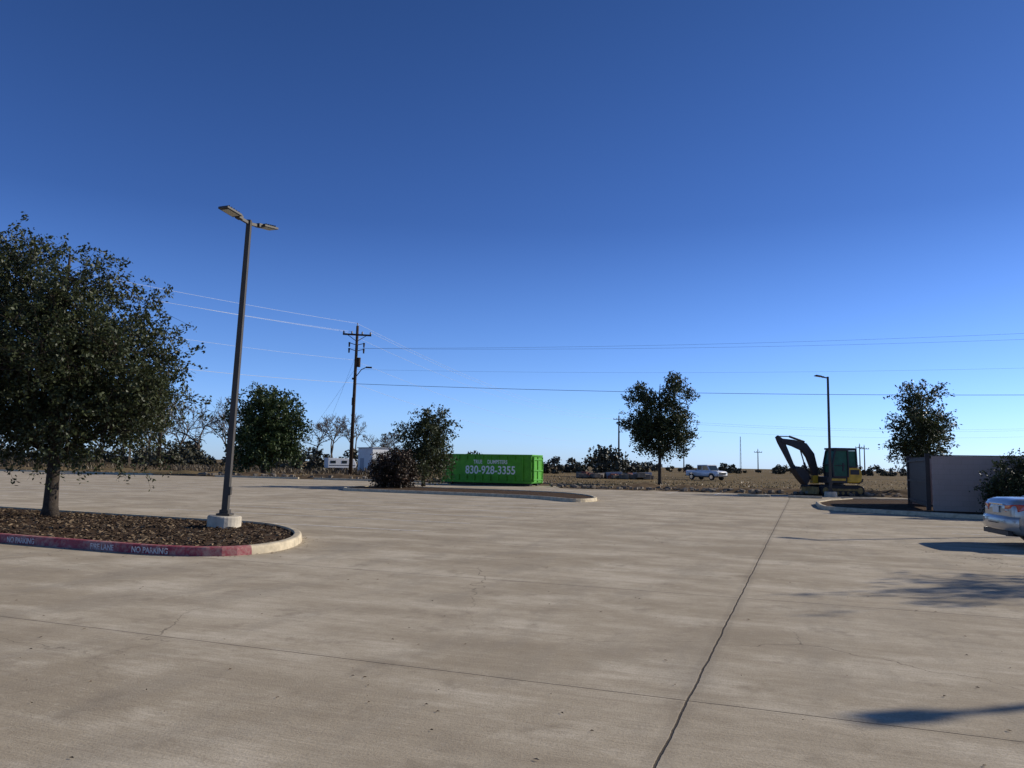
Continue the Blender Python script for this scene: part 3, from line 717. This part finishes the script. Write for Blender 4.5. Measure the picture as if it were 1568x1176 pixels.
def loft(st,zc=.02):
    mb=MB(); n=None
    for (x,w,zb,zt) in st:
        h=zt-zb
        half=[(w*.0,zb),(w*.82,zb),(w*.95,zb+.06*h/.7),(w*.995,zb+.30*h),(w,zb+.55*h),(w*.985,zb+.75*h),(w*.95,zb+.90*h),(w*.86,zt-.012),(w*.6,zt+.005),(0,zt+zc)]
        ring=[(x,y,z) for y,z in half]+[(x,-y,z) for y,z in half[-2:0:-1]]
        n=len(ring); mb.v+=ring
    for i in range(len(st)-1):
        for j in range(n):
            k=(j+1)%n; mb.f.append([i*n+j,i*n+k,(i+1)*n+k,(i+1)*n+j]); mb.m.append(0)
    mb.f.append(list(range(n))[::-1]); mb.m.append(0); mb.f.append([(len(st)-1)*n+j for j in range(n)]); mb.m.append(0)
    return mb
def sedan(loc,rz):
    e=empty('parked_car',loc,rz)
    st=[(0.0,.70,.44,.80),(.03,.80,.36,.92),(.08,.86,.30,1.0),(.2,.90,.26,1.045),(.55,.92,.24,1.06),(.95,.925,.23,1.05),(1.5,.93,.22,1.02),(2.5,.93,.21,.98),(3.5,.93,.21,.97),(4.0,.92,.22,.94),(4.5,.90,.24,.86),(4.85,.85,.27,.78),(5.02,.76,.33,.68),(5.08,.66,.4,.6)]
    body=loft(st).obj('body',[M['silver']],e,smooth=True)
    cs=[]
    for xx in(1.02,3.98):
        for s in(-1,1):
            m=MB(); m.tube([(xx,s*.62,.34),(xx,s*1.1,.34)],.40,32); cs.append(m.obj('c',[M['black']],e))
    boolcut(body,cs)
    body.data.polygons.foreach_set('use_smooth',[True]*len(body.data.polygons))
    body.modifiers.new('w','WEIGHTED_NORMAL')
    m=MB()
    for xx in(1.02,3.98): m.box((xx,0,.45),(.8,1.25,.35))
    m.obj('underbody',[M['black']],e)
    m=MB(); a,b,c,d=(.86,1.62,3.1,3.85); rw,bw=.60,.82; z0,z1=1.0,1.425
    m.v=[(a,-bw*.86,z0),(a+.35,-bw,z0),(d-.5,-bw,z0),(d,-bw*.86,z0),(d,bw*.86,z0),(d-.5,bw,z0),(a+.35,bw,z0),(a,bw*.86,z0),
         (b,-rw*.86,z1),(b+.3,-rw,z1),(c-.3,-rw,z1),(c,-rw*.88,z1),(c,rw*.88,z1),(c-.3,rw,z1),(b+.3,rw,z1),(b,rw*.86,z1)]
    for i in range(8): m.f.append([i,(i+1)%8,8+(i+1)%8,8+i]); m.m.append(0)
    m.f.append(list(range(8,16))); m.m.append(0)
    m.obj('windows',[M['glass']],e,bevel=.02)
    m=MB(); m.v=[]
    pr=[(1.55,-.54),(1.9,-.61),(2.8,-.61),(3.15,-.55),(3.15,.55),(2.8,.61),(1.9,.61),(1.55,.54)]
    for sc,z in((1.0,1.415),(.97,1.45),(.7,1.475)):
        for px,py in pr: m.v.append((2.35+(px-2.35)*sc,py*sc,z))
    for a in range(2):
        for i in range(8): m.f.append([a*8+i,a*8+(i+1)%8,a*8+8+(i+1)%8,a*8+8+i]); m.m.append(0)
    m.f.append(list(range(16,24))); m.m.append(0); m.f.append(list(range(8))[::-1]); m.m.append(0)
    m.obj('roof',[M['silver']],e,smooth=True)
    m=MB()
    for s in(-1,1):
        m.tube([(.80,s*.73,1.0),(1.62,s*.55,1.43)],[.07,.045],6); m.tube([(1.15,s*.80,1.0),(1.72,s*.58,1.43)],[.07,.045],6)
        m.tube([(3.9,s*.72,.97),(3.12,s*.55,1.43)],[.04,.035],6); m.tube([(2.45,s*.835,1.0),(2.42,s*.615,1.43)],.03,6)
        m.tube([(.8,s*.84,1.005),(2.4,s*.845,.995),(3.85,s*.84,.97)],.02,6)
    m.obj('pillars',[M['silver']],e,smooth=True)
    for s in(-1,1):
        m=MB(); m.v=[(-.012,s*.46,.76),(-.012,s*.46,.90),(.015,s*.72,.92),(.03,s*.72,.74),(.10,s*.868,.93),(.10,s*.868,.77),(.24,s*.912,.92),(.22,s*.912,.82)]
        m.v+=[(x+.09,y*.93,z) for x,y,z in m.v]
        for q in [(0,1,2,3),(3,2,4,5),(5,4,6,7)]: m.f.append(list(q)); m.m.append(0); m.f.append([i+8 for i in q][::-1]); m.m.append(0)
        for q in((1,2,10,9),(2,4,12,10),(4,6,14,12),(0,3,11,8),(3,5,13,11),(5,7,15,13),(0,1,9,8),(6,7,15,14)): m.f.append(list(q)); m.m.append(0)
        m.obj('tail_lamp',[M['tail']],e,bevel=.012)
        m=MB(); m.box((.0,s*.56,.80),(.05,.10,.04)); m.obj('reverse_lamp',[M['text']],e,bevel=.01)
    m=MB()
    br=[(.10,-.90),(-.02,-.80),(-.07,-.5),(-.085,0),(-.07,.5),(-.02,.80),(.10,.90)]
    for z,o in((.36,.03),(.42,0),(.60,0),(.66,.03)):
        for px,py in br: m.v.append((px+o,py,z))
    for a in range(3):
        for i in range(6): m.f.append([a*7+i,a*7+i+1,a*7+8+i,a*7+7+i]); m.m.append(0)
    m.f.append([21+i for i in range(7)]); m.m.append(0)
    m.obj('rear_bumper',[M['silver']],e,smooth=True)
    m=MB(); m.box((.0,0,.30),(.1,1.4,.1)); m.box((-.095,0,.51),(.01,.5,.02)); m.tube([(-.02,.5,.27),(.3,.5,.27)],.035,10); m.tube([(-.02,-.5,.27),(.3,-.5,.27)],.035,10); m.obj('bumper_valance',[M['black']],e)
    m=MB(); m.box((-.02,0,.80),(.02,.32,.15)); m.obj('licence_plate',[M['text']],e)
    m=MB(); m.box((-.012,0,.915),(.03,.76,.03)); m.obj('trunk_chrome_strip',[M['chrome']],e,bevel=.005)
    m=MB()
    for s in(-1,1):
        for xx in(1.5,2.45,3.5): m.box((xx,s*.928,.66),(.012,.01,.62))
        m.box((2.45,s*.93,.52),(2.0,.014,.03))
    m.obj('seams',[M['black']],e)
    m=MB()
    for s in(-1,1):
        for xx in(1.62,2.6): m.box((xx,s*.945,.86),(.16,.03,.035))
        m.box((3.55,s*1.0,1.02),(.12,.2,.13))
    m.obj('handles_and_mirrors',[M['silver']],e,bevel=.01)
    for xx in(1.02,3.98):
        for s in(-1,1): wheel(e,xx,s*.82,.335,.2)
    return e
sedan((10.93,17.45,0),math.atan2(-.22,.97))
def pickup(loc,rz):
    e=empty('pickup_truck',loc,rz)
    st=[(0,.90,.55,1.20),(.05,.95,.50,1.25),(1.0,.99,.48,1.25),(3.2,.99,.48,1.25),(4.3,.99,.48,1.24),(5.3,.97,.48,1.20),(5.6,.92,.52,1.10)]
    b=loft(st,.0).obj('body',[M['whitep']],e,smooth=True)
    cs=[]
    for xx in(1.1,4.6):
        for s in(-1,1):
            m=MB(); m.tube([(xx,s*.6,.42),(xx,s*1.2,.42)],.50,24); cs.append(m.obj('c',[M['black']],e))
    m=MB(); m.box((.98,0,1.25),(1.7,1.7,.9)); cs.append(m.obj('c',[M['black']],e))
    boolcut(b,cs)
    m=MB(); m.prism([(1.95,1.22),(2.0,1.96),(3.75,1.98),(4.35,1.22)],-.84,.84); m.obj('cab',[M['whitep']],e,bevel=.06)
    m=MB()
    for s in(-1,1):
        m.prism([(2.12,1.33),(2.15,1.86),(2.85,1.87),(2.85,1.31)],s*.845-.01,s*.845+.01); m.prism([(2.95,1.31),(2.95,1.87),(3.68,1.87),(4.1,1.3)],s*.845-.01,s*.845+.01)
    m.v+=[(4.36,-.74,1.27),(4.36,.74,1.27),(3.84,.72,1.90),(3.84,-.72,1.90)]; k=len(m.v); m.f.append([k-4,k-3,k-2,k-1]); m.m.append(0)
    m.box((1.95,0,1.62),(.05,1.4,.46),0,0,.0)
    m.obj('windows',[M['glass']],e)
    m=MB(); m.box((5.62,0,.88),(.04,1.2,.3)); m.box((5.6,0,.55),(.12,1.8,.16)); m.box((-.04,0,.58),(.12,1.8,.16)); m.box((2.8,0,.5),(3,1.2,.3)); m.obj('bumpers_and_grille',[M['black']],e)
    for s in(-1,1):
        m=MB(); m.box((5.55,s*.74,.95),(.12,.25,.2)); m.obj('head_lamp',[M['chrome']],e)
        m=MB(); m.box((.0,s*.88,1.0),(.06,.12,.35)); m.obj('tail_lamp',[M['tail']],e)
        for xx in(1.1,4.6): wheel(e,xx,s*.86,.41,.26)
    return e
pickup((24.2,104,0),math.radians(-58))
def shed(loc,rz,L,W,H):
    e=empty('white_storage_shed',loc,rz); m=MB(); m.box((0,0,H/2),(L,W,H))
    m.obj('walls',[M['whites']],e)
    m=MB(); n=int(L/.3)
    for i in range(n): m.box((-L/2+.15+i*L/n,-W/2-.012,H/2),(.05,.03,H-.1))
    m.obj('siding_ribs',[M['whites']],e)
    m=MB(); m.box((0,0,H+.05),(L+.3,W+.3,.1)); m.obj('roof',[M['greys']],e)
    m=MB(); m.box((-L*.2,-W/2-.03,1.05),(1.0,.05,2.1)); m.obj('door',[M['greys']],e)
    return e
shed((-18.9,108,0),math.radians(-50),4.0,3.2,3.5)
def rv(loc,rz):
    e=empty('travel_trailer',loc,rz); m=MB(); m.prism([(-2.2,.6),(2.0,.6),(2.2,1.1),(1.8,2.0),(-2.2,2.1)],-1.0,1.0); m.obj('body',[M['whites']],e,bevel=.08)
    m=MB()
    for xx in(-1.4,.3): m.box((xx,-1.01,1.5),(.8,.03,.4))
    m.obj('windows',[M['glass']],e); m=MB(); m.box((0,-1.01,1.0),(4,.02,.10)); m.tube([(2.1,0,.6),(3.2,0,.5)],.05,6); m.obj('trim',[M['black']],e)
    for s in(-1,1): wheel(e,0,s*.88,.34,.2)
rv((-25.5,116,0),.5)
mb=MB(); r=random.Random(2)
for i in range(60):
    x=12+r.uniform(-3.2,6); y=100+r.uniform(-2,2); s=r.uniform(.4,1.1); mb.box((x,y,s*.3+.1*r.random()),(s*1.5,s,s*.6),r.uniform(0,3),r.choice([0,0,0,1]),r.uniform(-.25,.25))
mb.obj('rubble_pile',[M['rub'],M['rust']],bevel=.03)
mb=MB(); 
for (x,y,w) in((12.3,99,2.0),(15.7,99,2.4)): mb.prism([(x,0.0),(x+w,0),(x+w,.9),(x,.8)],y,y+.6,0)
mb.obj('concrete_barrier',[M['greys']],bevel=.04)
mb=MB()
for i in range(3): mb.box((14+V[0]*2.75*i,44.6+V[1]*2.75*i,.07),(1.8,.15,.12),ANG)
mb.obj('wheel_stop',[M['curb']],bevel=.02)

# ------------------------------------------------------------------ light & camera
w=bpy.data.worlds.new('World'); S.world=w; w.use_nodes=True; nt=w.node_tree
sk=nt.nodes.new('ShaderNodeTexSky'); sk.sky_type='NISHITA'; sk.sun_disc=False; sk.sun_elevation=SUN_EL; sk.sun_rotation=math.pi/2-SUN_AZ
sk.air_density=1.0; sk.dust_density=.25; sk.ozone_density=2.2; sk.altitude=200
tc=nt.nodes.new('ShaderNodeTexCoord'); sx=nt.nodes.new('ShaderNodeSeparateXYZ'); nt.links.new(tc.outputs['Generated'],sx.inputs[0])
cr=nt.nodes.new('ShaderNodeValToRGB'); nt.links.new(sx.outputs[2],cr.inputs[0])
K=3.4; stops=[(0.0,(1.02,1.50,2.95)),(.06,(.98,1.42,2.62)),(.127,(.82,1.20,2.15)),(.30,(.46,.74,1.42)),(.54,(.37,.62,1.14)),(1.0,(.44,.62,.92))]
el=cr.color_ramp.elements
while len(el)<len(stops): el.new(.5)
for i,(p,c) in enumerate(stops): el[i].position=p; el[i].color=(c[0]/K,c[1]/K,c[2]/K,1)
vs=nt.nodes.new('ShaderNodeVectorMath'); vs.operation='SCALE'; vs.inputs['Scale'].default_value=K; nt.links.new(cr.outputs[0],vs.inputs[0])
vm=nt.nodes.new('ShaderNodeVectorMath'); vm.operation='MULTIPLY'; nt.links.new(sk.outputs[0],vm.inputs[0]); nt.links.new(vs.outputs[0],vm.inputs[1])
nt.links.new(vm.outputs[0],nt.nodes['Background'].inputs[0]); nt.nodes['Background'].inputs[1].default_value=.075
sd=bpy.data.lights.new('sun','SUN'); sd.energy=5.0; sd.angle=math.radians(.5); sd.color=(1,.93,.82)
so=bpy.data.objects.new('sun',sd); S.collection.objects.link(so)
d=Vector((math.cos(SUN_AZ)*math.cos(SUN_EL),math.sin(SUN_AZ)*math.cos(SUN_EL),math.sin(SUN_EL)))
so.rotation_euler=d.to_track_quat('Z','Y').to_euler(); so.location=(30,10,20)
cd=bpy.data.cameras.new('camera'); cam=bpy.data.objects.new('camera',cd); S.collection.objects.link(cam)
cd.lens=27.05; cd.sensor_width=36; cd.sensor_fit='HORIZONTAL'; cd.clip_start=.05; cd.clip_end=9000
cam.matrix_world=Matrix.Translation((0,0,1.6))@Matrix.Rotation(math.radians(90+5.96),4,'X')@Matrix.Rotation(math.radians(1.0),4,'Z')
S.camera=cam
